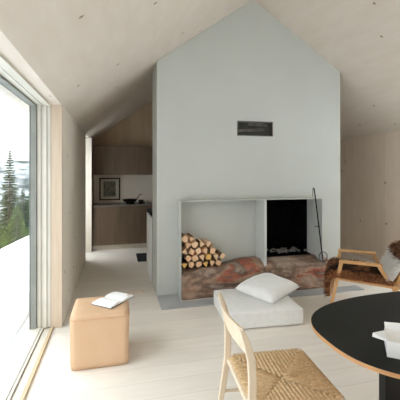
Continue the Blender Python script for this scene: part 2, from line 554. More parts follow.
# black firebox
bm = B()
box(bm, DV + 0.03, NX1, BY1 - 0.03, BY1 - 0.01, SILL, NZ)
box(bm, DV + 0.03, DV + 0.04, 4.42, BY1 - 0.03, SILL, NZ - 0.02)
box(bm, DV + 0.03, NX1, BY0 + 0.081, BY1 - 0.03, NZ - 0.012, NZ - 0.001)
box(bm, NX1 - 0.012, NX1 - 0.001, 4.53, BY1 - 0.03, SILL, NZ - 0.012)
box(bm, DV + 0.04, NX1 - 0.012, 4.40, BY1 - 0.03, SILL - 0.002, SILL + 0.004)
obj('firebox_lining', rel(bm), M['soot'], fp)
bm = B(); box(bm, NX1 - 0.008, NX1 - 0.001, BY0, 4.529, SILL, NZ - 0.013)
obj('firebox_cheek', rel(bm), M['panel_grey'], fp)
# vent
bm = B()
box(bm, VX0, VX1, BY0 + 0.05, BY0 + 0.06, VZ0, VZ1)
vent = obj('vent', rel(bm), M['vent_dark'], fp)
bm = B()
t = 0.012
box(bm, VX0, VX1, BY0 - 0.004, BY0 + 0.05, VZ1 - t, VZ1); box(bm, VX0, VX1, BY0 - 0.004, BY0 + 0.05, VZ0, VZ0 + t)
box(bm, VX0, VX0 + t, BY0 - 0.004, BY0 + 0.05, VZ0 + t, VZ1 - t); box(bm, VX1 - t, VX1, BY0 - 0.004, BY0 + 0.05, VZ0 + t, VZ1 - t)
obj('vent_frame', rel(bm), M['vent_metal'], vent)
bm = B()
bar(bm, [(VX0 + 0.17, BY0 + 0.03, VZ1 - 0.032), (VX1 - 0.07, BY0 + 0.03, VZ1 - 0.04)], 0.004, 0.05, up=(0, 0.4, 1))
bar(bm, [(VX0 + 0.02, BY0 + 0.03, VZ0 + 0.07), (VX1 - 0.12, BY0 + 0.03, VZ0 + 0.10)], 0.004, 0.05, up=(0, 0.6, 1))
obj('vent_flap', rel(bm), M['vent_metal'], vent)

# natural stone hearth under the niche
bm = B()
nx, nu = 120, 54
x0, x1 = NX0 + 0.012, 2.93
rows = []
for i in range(nx + 1):
    x = x0 + (x1 - x0) * i / nx
    s = (x - x0) / (x1 - x0)
    big = noise.noise(Vector((x * 1.7, 3.1, 0.4)))
    front = 4.150 + 0.020 * noise.noise(Vector((x * 2.3, 8.0, 0))) - 0.04 * max(0, s - 0.6)
    tf = 0.325 + 0.055 * math.sin(s * 3.0) + 0.045 * big + 0.02 * noise.noise(Vector((x * 6, 1, 1)))          # height of the ragged front lip
    tb = 0.362 + 0.056 * min(1, max(0, (x - 1.38) / 0.28)) - 0.05 * max(0.0, s - 0.9) * 10
    prof = [(front + 0.004, 0.0), (front, 0.10), (front + 0.0, 0.24), (front + 0.012, tf - 0.03), (front + 0.05, tf), (4.27, max(tf, 0.345) * 0.5 + tb * 0.5), (4.30, tb), (4.358, tb), (4.358, 0.0)]
    if x < DV - 0.01:
        prof[-2:] = [(4.442, tb), (4.442, 0.345), (4.358, 0.343), (4.358, 0.0)]
    # resample
    L_ = [0]
    for a, b in zip(prof, prof[1:]):
        L_.append(L_[-1] + math.hypot(b[0] - a[0], b[1] - a[1]))
    row = []
    for k in range(nu + 1):
        d = L_[-1] * k / nu
        j = 0
        while j < len(L_) - 2 and L_[j + 1] < d:
            j += 1
        f = (d - L_[j]) / max(1e-6, L_[j + 1] - L_[j])
        y = prof[j][0] + (prof[j + 1][0] - prof[j][0]) * f
        z = prof[j][1] + (prof[j + 1][1] - prof[j][1]) * f
        p = Vector((x, y, z))
        n1 = noise.fractal(p * 5.0, 0.8, 2.1, 5)
        n2 = noise.noise(Vector((x * 3, y * 3, z * 14)))
        amt = 1.0 if y < 4.22 else 0.15
        if z < 0.005:
            amt = 0
        y2 = y + 0.028 * n1 * amt + 0.018 * n2 * amt
        z2 = z + (0.022 * n1 * amt if z > 0.2 and y < 4.34 else 0)
        row.append((x, min(y2, 4.444 if z > 0.342 and x < DV - 0.01 else 4.358), z2))
    rows.append(row)
loft(bm, rows, cap=True, closed=True)
st = obj('hearth_stone', bm, M['stone'], smooth=True, angle=180)
tag(st, 'rough red, brown and grey stone hearth slab under the fireplace niche', 'hearth')

# ash and charred pieces in the firebox
bm = B()
for i in range(60):
    r = random.uniform(0.012, 0.03)
    c = (random.gauss(2.38, 0.12), 4.55 + random.uniform(-0.08, 0.1), 0.432 + random.uniform(0, 0.03))
    bmesh.ops.create_icosphere(bm, subdivisions=1, radius=r, matrix=Matrix.Translation(c) @ Matrix.Diagonal((1.2, 1, 0.8, 1)))
for f in bm.faces:
    f.material_index = 0
o = obj('ash_heap', bm, M['ash'])
tag(o, 'heap of pale ash and cinders lying in the black firebox', 'ash', kind='stuff')

bm = B(); box(bm, 0.50, 3.25, 3.92, 4.10, 0.0, 0.012); box(bm, 0.50, 0.766, 4.10, 4.363, 0, 0.012)
o = obj('hearth_plate', bm, M['plate'])
tag(o, 'flat grey plate laid on the floor in front of the fireplace', 'plate')

# fire poker leaning at the right of the firebox
pk = thing('fire_poker', 'thin black iron fire poker leaning at the right of the firebox', 'poker', (2.755, 4.115, 0.36))
bm = B()
top = Vector((-0.125, 0.025, 0.99)); bot = Vector((0.0, 0.01, 0.0))
tube(bm, [bot, bot.lerp(top, 0.5), top], 0.009, 8)
obj('rod', bm, M['iron'], pk, smooth=True)
bm = B()
tube(bm, [top, top + Vector((-0.004, 0, 0.02)), top + Vector((-0.014, 0, 0.03)), top + Vector((-0.024, 0, 0.02)), top + Vector((-0.025, 0, -0.09))], [0.0085, 0.008, 0.007, 0.006, 0.004], 8)
obj('hook', bm, M['iron'], pk, smooth=True)
bm = B()
tube(bm, [(-0.125, 0.012, 0.50), (-0.063, 0.016, 0.49), (-0.045, 0.014, 0.485)], 0.006, 8)
obj('crossbar', bm, M['iron'], pk, smooth=True)
bm = B()
rg = [(0.065 * math.cos(a) + 0.0, 0.012, 0.075 + 0.065 * math.sin(a)) for a in [2 * PI * k / 24 for k in range(25)]]
tube(bm, rg, 0.005, 6)
obj('ring', bm, M['iron'], pk, smooth=True)

# ------------------------------------------------------------------ firewood
log_lab_row = ['bottom', 'second', 'third', 'fourth', 'top']
rowsN = [6, 6, 5, 4, 2]
word = ['first', 'second', 'third', 'fourth', 'fifth', 'sixth']
zrow = 0.376
kk = 0
for r, n in enumerate(rowsN):
    for c in range(n):
        rad = random.uniform(0.043, 0.050)
        cx = 0.832 + c * 0.091 + (0.045 if r % 2 else 0) * (1 if r < 4 else 0) + random.uniform(-0.004, 0.004)
        cz = zrow + 0.045 + r * 0.083
        if r >= 2 and c >= 3:
            cz -= 0.0
        sides = random.choice([3, 3, 4, 4, 5])
        ph = random.uniform(0, 2 * PI)
        poly = []
        for k in range(sides):
            a = ph + 2 * PI * k / sides + random.uniform(-0.2, 0.2)
            poly.append((cx + rad * 1.02 * math.cos(a), cz + rad * 1.02 * math.sin(a)))
        # round one side (the bark side)
        ln = random.uniform(0.22, 0.25)
        y0 = 4.205 + random.uniform(-0.022, 0.018)
        y1 = min(y0 + ln, 4.445)
        lg = thing('firewood_log', '', 'firewood log', (cx, y0, cz - rad * 0.8), 0, 'split logs stacked in the niche')
        lm = random.choice([M['log_a'], M['log_a'], M['log_b'], M['log_b'], M['log_b']])
        tone = {'split_log_end_cream': 'cream', 'split_log_end_tan': 'tan', 'split_log_end_yellow': 'yellow'}
        if (r, c) in ((0, 0), (0, 3), (1, 3)):
            lm = M['log_c']
        lg['label'] = f"{tone[lm.name]} split log, {word[c]} from left in {log_lab_row[r]} row of the stack"
        pl = [(x - cx, z - (cz - rad * 0.8)) for x, z in poly]
        bm = B(); prism(bm, pl, 0, y1 - y0)
        obj('split_wood', bm, lm, lg, bevel=0.007)
        # bark plate along one outer side, slightly proud
        k = max(range(sides), key=lambda q: math.hypot(pl[q][0] - pl[(q + 1) % sides][0], pl[q][1] - pl[(q + 1) % sides][1]))
        a, b = Vector((pl[k][0], 0, pl[k][1])), Vector((pl[(k + 1) % sides][0], 0, pl[(k + 1) % sides][1]))
        ctr = Vector((0, 0, rad * 0.8))
        nrm = ((a + b) / 2 - ctr).normalized()
        a2, b2 = a.lerp(b, 0.06), a.lerp(b, 0.94)
        mid = (a2 + b2) / 2 + nrm * 0.010
        pts = [a2 + nrm * 0.0005, b2 + nrm * 0.0005, b2.lerp(mid, 0.5) + nrm * 0.004, mid + nrm * 0.002, a2.lerp(mid, 0.5) + nrm * 0.004]
        bm = B(); prism(bm, [(p.x, p.z) for p in pts], 0.004, y1 - y0 - 0.004)
        obj('bark', bm, M['bark'], lg)
        kk += 1

# ------------------------------------------------------------------ kitchen
CF = 7.22
kb = thing('base_cabinet', 'dark brown wood base cabinet run along the back wall of the kitchen', 'cabinet', (0.5, CF, 0))
bm = B(); box(bm, -0.98, 0.8, 0.0, YB - CF - 0.001, 0.10, 0.885)
obj('cabinet_body', bm, M['cabinet'], kb)
bm = B(); box(bm, -0.98, 0.8, 0.05, YB - CF - 0.001, 0.0, 0.10)
obj('plinth', bm, M['wall'], kb)
for x0, x1 in ((-0.978, -0.12), (-0.116, 0.798)):
    bm = B(); box(bm, x0, x1, -0.018, -0.001, 0.105, 0.88)
    obj('door', bm, M['cabinet'], kb, bevel=0.002)
bm = B(); box(bm, -0.49, 1.32, CF - 0.03, YB - 0.001, 0.886, 0.91)
o = obj('worktop', bm, M['counter'], bevel=0.003)
tag(o, 'thin grey worktop lying on the dark base cabinets', 'worktop')
ub = thing('wall_cabinet', 'dark brown wood wall cabinet hanging above the framed picture', 'cabinet', (0.5, 7.5, 1.54))
bm = B(); box(bm, -0.99, 0.8, 0.0, YB - 7.501, 0.0, 0.62)
obj('cabinet_body', bm, M['cabinet'], ub)
for x0, x1 in ((-0.988, -0.44), (-0.436, 0.18), (0.184, 0.798)):
    bm = B(); box(bm, x0, x1, -0.018, -0.001, 0.003, 0.617)
    obj('door', bm, M['cabinet'], ub, bevel=0.002)

bm = B(); box(bm, -0.49, 1.32, YB - 0.012, YB - 0.001, 0.912, 1.538)
o = obj('backsplash', bm, M['wall'])
tag(o, 'pale wood backsplash panel between the worktop and the wall cabinet', 'backsplash')
pf = thing('framed_picture', 'small dark framed print leaning on the wall above the worktop', 'picture', (-0.155, YB - 0.014, 0.97))
pw, phh = 0.225, 0.50
bm = B()
box(bm, -pw, pw, -0.025, 0, 0, 0.028); box(bm, -pw, pw, -0.025, 0, phh - 0.028, phh)
box(bm, -pw, -pw + 0.028, -0.025, 0, 0.028, phh - 0.028); box(bm, pw - 0.028, pw, -0.025, 0, 0.028, phh - 0.028)
obj('frame', bm, M['picture_frame'], pf)
bm = B(); box(bm, -pw + 0.028, pw - 0.028, -0.012, -0.002, 0.028, phh - 0.028)
obj('mat_board', bm, M['mat_board'], pf)
bm = B(); box(bm, -0.135, 0.13, -0.015, -0.0121, 0.085, phh - 0.08)
obj('print', bm, M['print'], pf)

fpn = thing('frying_pan', 'black cast iron pan with raised handle standing on the kitchen worktop', 'pan', (0.27, 7.45, 0.911))
bm = B(); lathe(bm, [(0.09, 0.0), (0.095, 0.01), (0.09, 0.04), (0.135, 0.06), (0.155, 0.10), (0.16, 0.105), (0.145, 0.103), (0.12, 0.068), (0.05, 0.05)], 24)
obj('pan_bowl', bm, M['cast_iron'], fpn, smooth=True)
bm = B(); tube(bm, [(0.14, 0, 0.08), (0.17, 0, 0.15), (0.215, 0, 0.20), (0.25, 0, 0.215)], [0.012, 0.009, 0.008, 0.009], 8)
obj('handle', bm, M['cast_iron'], fpn, smooth=True)
for nm, lb, x, y, m, rr, hh in (('cup', 'small dark round cup beside the cast iron pan on the worktop', 0.50, 7.42, 'ceramic_dark', 0.05, 0.09),
                                ('cup', 'small white cup between two dark ones on the worktop', 0.625, 7.50, 'ceramic_white', 0.042, 0.085)):
    c = thing(nm, lb, 'cup', (x, y, 0.911), 0, 'cups on the kitchen worktop')
    bm = B(); lathe(bm, [(rr * 0.6, 0), (rr * 0.95, hh * 0.25), (rr, hh * 0.7), (rr * 0.92, hh), (rr * 0.82, hh), (rr * 0.86, hh * 0.4), (rr * 0.3, hh * 0.12)], 16)
    obj('cup_body', bm, M[m], c, smooth=True)
    bm = B(); tube(bm, [(rr * 0.9, 0, hh * 0.8), (rr * 1.5, 0, hh * 0.72), (rr * 1.5, 0, hh * 0.35), (rr * 0.9, 0, hh * 0.25)], 0.006, 6)
    obj('handle', bm, M[m], c, smooth=True)

# run of units behind the fireplace block
isl = thing('kitchen_island', 'light grey panelled kitchen unit behind the fireplace block', 'kitchen unit', (0.48, BY1 + 0.03, 0))
bm = B(); box(bm, 0.02, 2.6, 0.0, 0.70, 0.0, 0.935)
obj('unit_body', bm, M['cabinet'], isl)
bm = B(); box(bm, 0.0, 0.0195, 0.01, 0.70, 0.0, 0.935)
obj('end_panel', bm, M['panel_white'], isl)
hb = thing('cooker', 'black cooker top standing on the grey kitchen unit', 'cooker', (0.49, BY1 + 0.25, 0.936))
bm = B(); box(bm, 0.0, 0.56, 0.0, 0.46, 0.0, 0.07)
obj('cooker_body', bm, M['cast_iron'], hb, bevel=0.006)
for y in (0.1, 0.24, 0.38):
    bm = B(); tube(bm, [(-0.022, y, 0.04), (0.001, y, 0.04)], 0.018, 12)
    obj('knob', bm, M['ceramic_dark'], hb)
for x, y in ((0.15, 0.13), (0.15, 0.34)):
    bm = B(); lathe(bm, [(0.07, 0.07), (0.08, 0.074), (0.08, 0.084), (0.06, 0.086)], 16, (x, y, 0))
    obj('burner', bm, M['cast_iron'], hb)
bm = B(); box(bm, 0.36, 1.1, 6.12, 6.72, 0.0, 0.012)
o = obj('floor_mat', bm, M['mat_black'], bevel=0.004)
tag(o, 'black mat on the floor behind the fireplace block', 'mat')

# ------------------------------------------------------------------ leather cube stool and book
sx, sy, sh = 0.465, 0.44, 0.442
sl = thing('leather_stool', 'tan leather cube stool standing by the big window', 'stool', (-0.135, 3.09, 0))
bm = B()
N_ = 14
bmesh.ops.create_cube(bm, size=1)
bmesh.ops.subdivide_edges(bm, edges=bm.edges, cuts=9, use_grid_fill=True)
for v in bm.verts:
    p = v.co
    k = 0.5
    q = Vector((p.x / k, p.y / k, p.z / k))
    d = (abs(q.x) ** 22 + abs(q.y) ** 22 + abs(q.z) ** 22) ** (1 / 22)
    q = q / max(d, 1e-6)
    bulge = 1 + 0.012 * (1 - q.z * q.z) if False else 1
    zz = (q.z + 1) / 2
    wv = 0.003 * noise.noise(Vector((q.x * 2, q.y * 2, q.z * 3)))
    tp = 1.0 + 0.018 * zz
    v.co = Vector((q.x * sx / 2 * tp * bulge + wv, q.y * sy / 2 * tp + wv, zz * sh + (0.004 * (1 - q.x ** 2) * (1 - q.y ** 2) if zz > 0.9 else 0)))
obj('cube_cover', bm, M['leather'], sl, smooth=True, angle=180)
bm = B()
hx, hy = sx / 2 * 1.014, sy / 2 * 1.014
loop = [(-hx + .02, -hy - .001), (hx - .02, -hy - .001), (hx + .001, -hy + .02), (hx + .001, hy - .02), (hx - .02, hy + .001), (-hx + .02, hy + .001), (-hx - .001, hy - .02), (-hx - .001, -hy + .02), (-hx + .02, -hy - .001)]
tube(bm, [(x, y, sh - 0.032) for x, y in loop], 0.0022, 6)
obj('piping', bm, M['seam'], sl, smooth=True)

bk = thing('open_book', 'open white paged book lying face up on the tan leather stool', 'book', (-0.032, 3.135, sh + 0.006), math.radians(-40))
# local x runs along the spine, y across the pages
bl, bw = 0.21, 0.15


def page_block(sgn):
    bm = B()
    rings = []
    for i in range(11):
        t = i / 10
        y = sgn * (0.002 + bw * t)
        zt = 0.005 + 0.021 * math.sin(min(1, t * 1.25 + 0.08) * PI * 0.62) * (1 - 0.55 * t) + 0.004
        zt = max(zt, 0.006)
        rings.append([(-bl / 2, y, 0.004), (bl / 2, y, 0.004), (bl / 2, y, zt), (-bl / 2, y, zt)])
    loft(bm, rings)
    return bm


obj('pages', page_block(-1), M['paper'], bk, smooth=True)
obj('pages', page_block(1), M['paper'], bk, smooth=True)
bm = B(); box(bm, -bl / 2 - 0.004, bl / 2 + 0.004, -bw - 0.006, bw + 0.006, 0, 0.0035)
obj('cover', bm, M['cover'], bk)
bm = B()
tube(bm, [(bl / 2 - 0.03, 0.10, 0.026), (bl / 2 - 0.02, 0.155, 0.024), (bl / 2 + 0.01, 0.20, 0.032), (bl / 2 + 0.045, 0.215, 0.046), (bl / 2 + 0.07, 0.205, 0.035)], [0.004, 0.004, 0.004, 0.006, 0.004], 6, flat=0.5)
obj('bookmark', bm, M['ribbon'], bk, smooth=True)

# ------------------------------------------------------------------ floor cushion and pillow
fc = thing('floor_cushion', 'large flat white square floor cushion lying in front of the stone hearth', 'cushion', (1.515, 3.565, 0), math.radians(-4))
bm = B()
bmesh.ops.create_cube(bm, size=1)
bmesh.ops.subdivide_edges(bm, edges=bm.edges, cuts=11, use_grid_fill=True)
CW, CD, CH = 0.82, 0.72, 0.18
for v in bm.verts:
    p = v.co * 2
    q = p.copy()
    ex, ez = 26, 12
    rxy = (abs(q.x) ** ex + abs(q.y) ** ex) ** (1 / ex)
    q.x, q.y = (q.x / rxy * max(abs(p.x), abs(p.y)), q.y / rxy * max(abs(p.x), abs(p.y))) if rxy > 0 else (0, 0)
    mxy = max(abs(p.x), abs(p.y))
    d = (mxy ** ez + abs(q.z) ** ez) ** (1 / ez)
    if d > 1e-6:
        sc = max(mxy, abs(p.z)) / d
        q = q * sc
    wv = noise.noise(Vector((p.x * 2.2, p.y * 2.2, p.z))) * 0.006
    zz = (q.z + 1) / 2
    v.co = Vector((q.x * CW / 2 * (1 + 0.012 * (1 - q.z ** 2)) + wv * 0.6, q.y * CD / 2 + wv * 0.6, zz * CH + (0.012 * (1 - q.x ** 2) * (1 - q.y ** 2) + wv) * (1 if zz > 0.5 else 0)))
obj('cushion_cover', bm, M['linen'], fc, smooth=True, angle=180)
bm = B()
hx, hy = CW / 2 * 0.992, CD / 2 * 0.987
loop = [(-hx + .02, -hy), (hx - .02, -hy), (hx, -hy + .02), (hx, hy - .02), (hx - .02, hy), (-hx + .02, hy), (-hx, hy - .02), (-hx, -hy + .02), (-hx + .02, -hy)]
tube(bm, [(x, y, CH - 0.014) for x, y in loop], 0.004, 6)
obj('piping', bm, M['linen'], fc, smooth=True)

pl = thing('white_pillow', 'plump white pillow lying tilted on the flat floor cushion', 'pillow', (1.70, 3.64, CH + 0.02), math.radians(32))
pl.rotation_euler = (math.radians(4), math.radians(-3), math.radians(32))
bm = B()
n = 22
PW, PD, PT = 0.60, 0.52, 0.095
top, bot = {}, {}
for i in range(n + 1):
    for j in range(n + 1):
        u, v = -1 + 2 * i / n, -1 + 2 * j / n
        x = u * PW / 2 * (1 - 0.10 * (1 - v * v) * abs(u) ** 3)
        y = v * PD / 2 * (1 - 0.10 * (1 - u * u) * abs(v) ** 3)
        t = PT * ((1 - abs(u) ** 3.2) * (1 - abs(v) ** 3.2)) ** 0.5
        w = 0.010 * noise.noise(Vector((u * 1.8, v * 1.8, 2)))
        edge = i in (0, n) or j in (0, n)
        zc = PT * 0.62
        a = bm.verts.new((x, y, zc + t * 1.1 + (0 if edge else w)))
        top[i, j] = a
        bot[i, j] = a if edge else bm.verts.new((x, y, max(0.002, zc - t * 0.75)))
for i in range(n):
    for j in range(n):
        bm.faces.new((top[i, j], top[i + 1, j], top[i + 1, j + 1], top[i, j + 1]))
        bm.faces.new((bot[i, j], bot[i, j + 1], bot[i + 1, j + 1], bot[i + 1, j]))
obj('pillow_cover', bm, M['linen'], pl, smooth=True, angle=180)

# ------------------------------------------------------------------ dining table
tb = thing('dining_table', 'black topped oval dining table with plywood edge on black legs', 'table', (2.02, 1.523, 0), math.radians(0))
A_, B2, NE = 0.98, 0.515, 2.6


def sup(a, b, k, n=120, e=NE):
    th = 2 * PI * k / n
    c, s = math.cos(th), math.sin(th)
    return (a * math.copysign(abs(c) ** (2 / e), c), b * math.copysign(abs(s) ** (2 / e), s))


bm = B()
loft(bm, [[(*sup(A_ * f, B2 * f2, k), z) for k in range(120)] for f, f2, z in ((0.985, 0.97, 0.7135), (0.997, 0.995, 0.718), (0.999, 0.998, 0.733), (0.997, 0.995, 0.7375))])
obj('tabletop_edge', bm, M['ply'], tb, smooth=True)
bm = B()
loft(bm, [[(*sup(A_ * f, B2 * f2, k), z) for k in range(120)] for f, f2, z in ((0.997, 0.995, 0.7376), (0.997, 0.995, 0.7395), (0.993, 0.989, 0.740))])
obj('tabletop', bm, M['laminate'], tb, smooth=True)
for s in (-1, 1):
    x = s * 0.47
    for dy in (-0.13, 0.13):
        bm = B(); box(bm, x - 0.06, x + 0.06, dy - 0.028, dy + 0.028, 0.04, 0.66)
        obj('leg', bm, M['black_paint'], tb, bevel=0.004)
    bm = B(); box(bm, x - 0.05, x + 0.05, -0.40, 0.40, 0.0, 0.039)
    obj('foot', bm, M['black_paint'], tb, bevel=0.004)
    bm = B(); box(bm, x - 0.04, x + 0.04, -0.36, 0.36, 0.661, 0.711)
    obj('cross_rail', bm, M['black_paint'], tb, bevel=0.004)
bm = B(); box(bm, -0.408, 0.408, -0.025, 0.025, 0.52, 0.62)
obj('stretcher', bm, M['black_paint'], tb, bevel=0.004)

# open white paper carton on the table
pp = thing('paper_carton', 'small white folded paper carton with open flaps on the black table', 'carton', (1.219, 1.323, 0.741), math.atan2(-0.62, 0.79))


def sheet(name, pts, th=0.002):
    bm = B()
    a = [bm.verts.new(p) for p in pts]
    f = bm.faces.new(a)
    f.normal_update()
    nn = f.normal * th
    b = [bm.verts.new(Vector(p) - nn) for p in pts]
    bm.faces.new(list(reversed(b)))
    for i in range(len(pts)):
        j = (i + 1) % len(pts)
        bm.faces.new((a[i], b[i], b[j], a[j]))
    return obj(name, bm, M['paper'], pp)


# local x runs along the front wall, y to the back
LW, LD, LH = 0.20, 0.15, 0.073
bm = B()
box(bm, 0, LW, 0, 0.003, 0, LH); box(bm, 0, LW, LD - 0.003, LD, 0, LH)
box(bm, 0, 0.003, 0.003, LD - 0.003, 0, LH); box(bm, LW - 0.003, LW, 0.003, LD - 0.003, 0, LH)
box(bm, 0.003, LW - 0.003, 0.003, LD - 0.003, 0, 0.003)
obj('carton_body', bm, M['paper'], pp)
sheet('flap', [(0.0, 0.004, LH), (0.0, LD - 0.03, LH), (-0.055, 0.095, LH - 0.012), (-0.058, 0.083, LH - 0.024)], 0.004)
sheet('flap', [(0.002, LD, LH), (LW, LD, LH), (LW, LD + 0.01, LH + 0.03), (0.06, LD + 0.012, LH + 0.03), (0.0, LD + 0.005, LH + 0.028)])
sheet('flap', [(0.004, LD - 0.005, LH - 0.003), (LW - 0.004, LD - 0.005, LH - 0.003), (LW - 0.004, 0.03, LH - 0.028), (0.004, 0.03, LH - 0.028)])
sheet('flap', [(LW, 0.004, LH), (LW, LD - 0.004, LH), (LW + 0.06, LD - 0.03, LH + 0.015), (LW + 0.06, 0.03, LH + 0.015)])

# ------------------------------------------------------------------ dining chair with woven seat
ch = thing('dining_chair', 'pale wood dining chair with woven cord seat and curved back in front of the table', 'chair', (0.90, 1.745, 0), math.radians(-4.5))
SZ = 0.445
HX, HY = 0.235, 0.245
for sg in (-1, 1):
    y = sg * (HY - 0.0)
    bm = B()
    bar(bm, [(-0.335, y, 0), (-0.285, y, 0.24), (-0.252, y, SZ), (-0.250, y, 0.60), (-0.256, y, 0.70), (-0.278, y, 0.78), (-0.305, y, 0.85)],
        [0.024, 0.034, 0.042, 0.040, 0.040, 0.034, 0.022], 0.026, up=(0, 1, 0))
    obj('rear_leg', bm, M['ash_wood'], ch, bevel=0.006, bseg=3)
    bm = B()
    bar(bm, [(0.240, y, 0), (0.228, y, 0.25), (0.222, y, SZ + 0.012)], [0.024, 0.034, 0.038], 0.034, up=(0, 1, 0))
    obj('front_leg', bm, M['ash_wood'], ch, bevel=0.008, bseg=3)
    bm = B()
    tube(bm, [(-0.245, y, SZ - 0.012), (0.215, y, SZ - 0.012)], 0.0145, 12)
    obj('side_rail', bm, M['ash_wood'], ch, smooth=True)
    bm = B()
    tube(bm, [(-0.285, y, 0.24), (-0.1, y, 0.235), (0.228, y, 0.22)], [0.009, 0.012, 0.009], 10)
    obj('stretcher', bm, M['ash_wood'], ch, smooth=True)
bm = B(); tube(bm, [(-0.245, -HY + .014, SZ - 0.012), (-0.245, HY - .014, SZ - 0.012)], 0.0145, 12)
obj('back_rail', bm, M['ash_wood'], ch, smooth=True)
bm = B(); tube(bm, [(0.222, -HY + .018, SZ - 0.012), (0.222, HY - .018, SZ - 0.012)], 0.0145, 12)
obj('front_rail', bm, M['ash_wood'], ch, smooth=True)
# curved back board
bm = B()
rings = []
for i in range(25):
    u = -1 + 2 * i / 24
    y = u * (HY - 0.0135)
    bow = -0.030 * (1 - u * u)
    h0, h1 = 0.715 + 0.012 * (1 - u * u), 0.848
    def xs(z):
        f = (z - 0.70) / 0.15
        return -0.259 - 0.040 * f + bow
    t = 0.009
    rings.append([(xs(h0) - t, y, h0), (xs(h0) + t, y, h0), (xs((h0 + h1) / 2) + t * 1.1, y, (h0 + h1) / 2), (xs(h1) + t * 0.7, y, h1), (xs(h1) - t * 0.7, y, h1), (xs((h0 + h1) / 2) - t * 1.1, y, (h0 + h1) / 2)])
loft(bm, rings)
obj('backrest', bm, M['ash_wood'], ch, smooth=True, angle=50)

# woven seat: cords wrap each rail and run in to the diagonals
bm = B()
wx, wy = HX - 0.012, HY - 0.006


def seat_z(x, y):
    r = max(abs(x) / wx, abs(y) / wy)
    return SZ + 0.004 - 0.016 * (1 - r) ** 0.8 + 0.002 * noise.noise(Vector((x * 30, y * 30, 0)))


nst = 19
for side in range(4):
    for k in range(nst):
        t = -0.965 + 1.93 * (k + 0.5) / nst
        if side in (0, 1):
            sg = 1 if side == 0 else -1
            y = t * wy
            xe, xi = sg * wx, sg * abs(t) * wx
            P = [(xe + sg * 0.017, y, SZ - 0.030), (xe + sg * 0.019, y, SZ - 0.010), (xe + sg * 0.010, y, SZ + 0.006)]
            for q in range(5):
                x = xe + (xi - xe) * (q + 0.3) / 4.3
                P.append((x, y + random.uniform(-0.0008, 0.0008), seat_z(x, y)))
        else:
            sg = 1 if side == 2 else -1
            x = t * wx
            ye, yi = sg * wy, sg * abs(t) * wy
            P = [(x, ye + sg * 0.020, SZ - 0.030), (x, ye + sg * 0.023, SZ - 0.010), (x, ye + sg * 0.012, SZ + 0.006)]
            for q in range(5):
                y = ye + (yi - ye) * (q + 0.3) / 4.3
                P.append((x + random.uniform(-0.0008, 0.0008), y, seat_z(x, y)))
        tube(bm, P, 0.0115, 8)
bmesh.ops.recalc_face_normals(bm, faces=bm.faces)
obj('woven_seat', bm, M['cord'], ch, smooth=True, angle=180)

# ------------------------------------------------------------------ lounge armchair with hides
AR = math.radians(145)
ac = thing('lounge_armchair', 'low oak framed armchair draped with hides beside the stone hearth', 'armchair', (2.78, 3.43, 0), AR)
for sg, nm in ((1, 'near'), (-1, 'far')):
    y = sg * 0.29
    bm = B()
    bar(bm, [(0.335, y, 0), (0.21, y, 0.585)], [0.030, 0.040], 0.028)
    obj('front_leg', bm, M['oak'], ac, bevel=0.006)
    bm = B()
    bar(bm, [(-0.52, y, 0), (-0.17, y, 0.575)], [0.030, 0.042], 0.028)
    obj('rear_leg', bm, M['oak'], ac, bevel=0.006)
    bm = B()
    bar(bm, [(0.232, y, 0.598), (0.0, y, 0.596), (-0.20, y, 0.592)], 0.030, 0.055, up=(0, 1, 0))
    obj('armrest', bm, M['oak'], ac, bevel=0.008)
    bm = B()
    bar(bm, [(0.258, y, 0.405), (-0.40, y, 0.365)], 0.032, 0.022)
    obj('side_rail', bm, M['oak'], ac, bevel=0.005)
bm = B(); bar(bm, [(0.255, -0.276, 0.41), (0.255, 0.276, 0.41)], 0.05, 0.022, up=(0, 0, 1))
obj('front_rail', bm, M['oak'], ac, bevel=0.005)
bm = B(); bar(bm, [(-0.395, -0.276, 0.365), (-0.395, 0.276, 0.365)], 0.05, 0.022, up=(0, 0, 1))
obj('rear_rail', bm, M['oak'], ac, bevel=0.005)
bm = B(); bar(bm, [(0.27, 0, 0.432), (-0.355, 0, 0.392)], 0.03, 0.53)
obj('seat', bm, M['oak'], ac, bevel=0.006)
bm = B(); bar(bm, [(-0.335, 0, 0.40), (-0.39, 0, 0.53), (-0.455, 0, 0.69)], 0.025, 0.53)
obj('backrest', bm, M['oak'], ac, bevel=0.006)


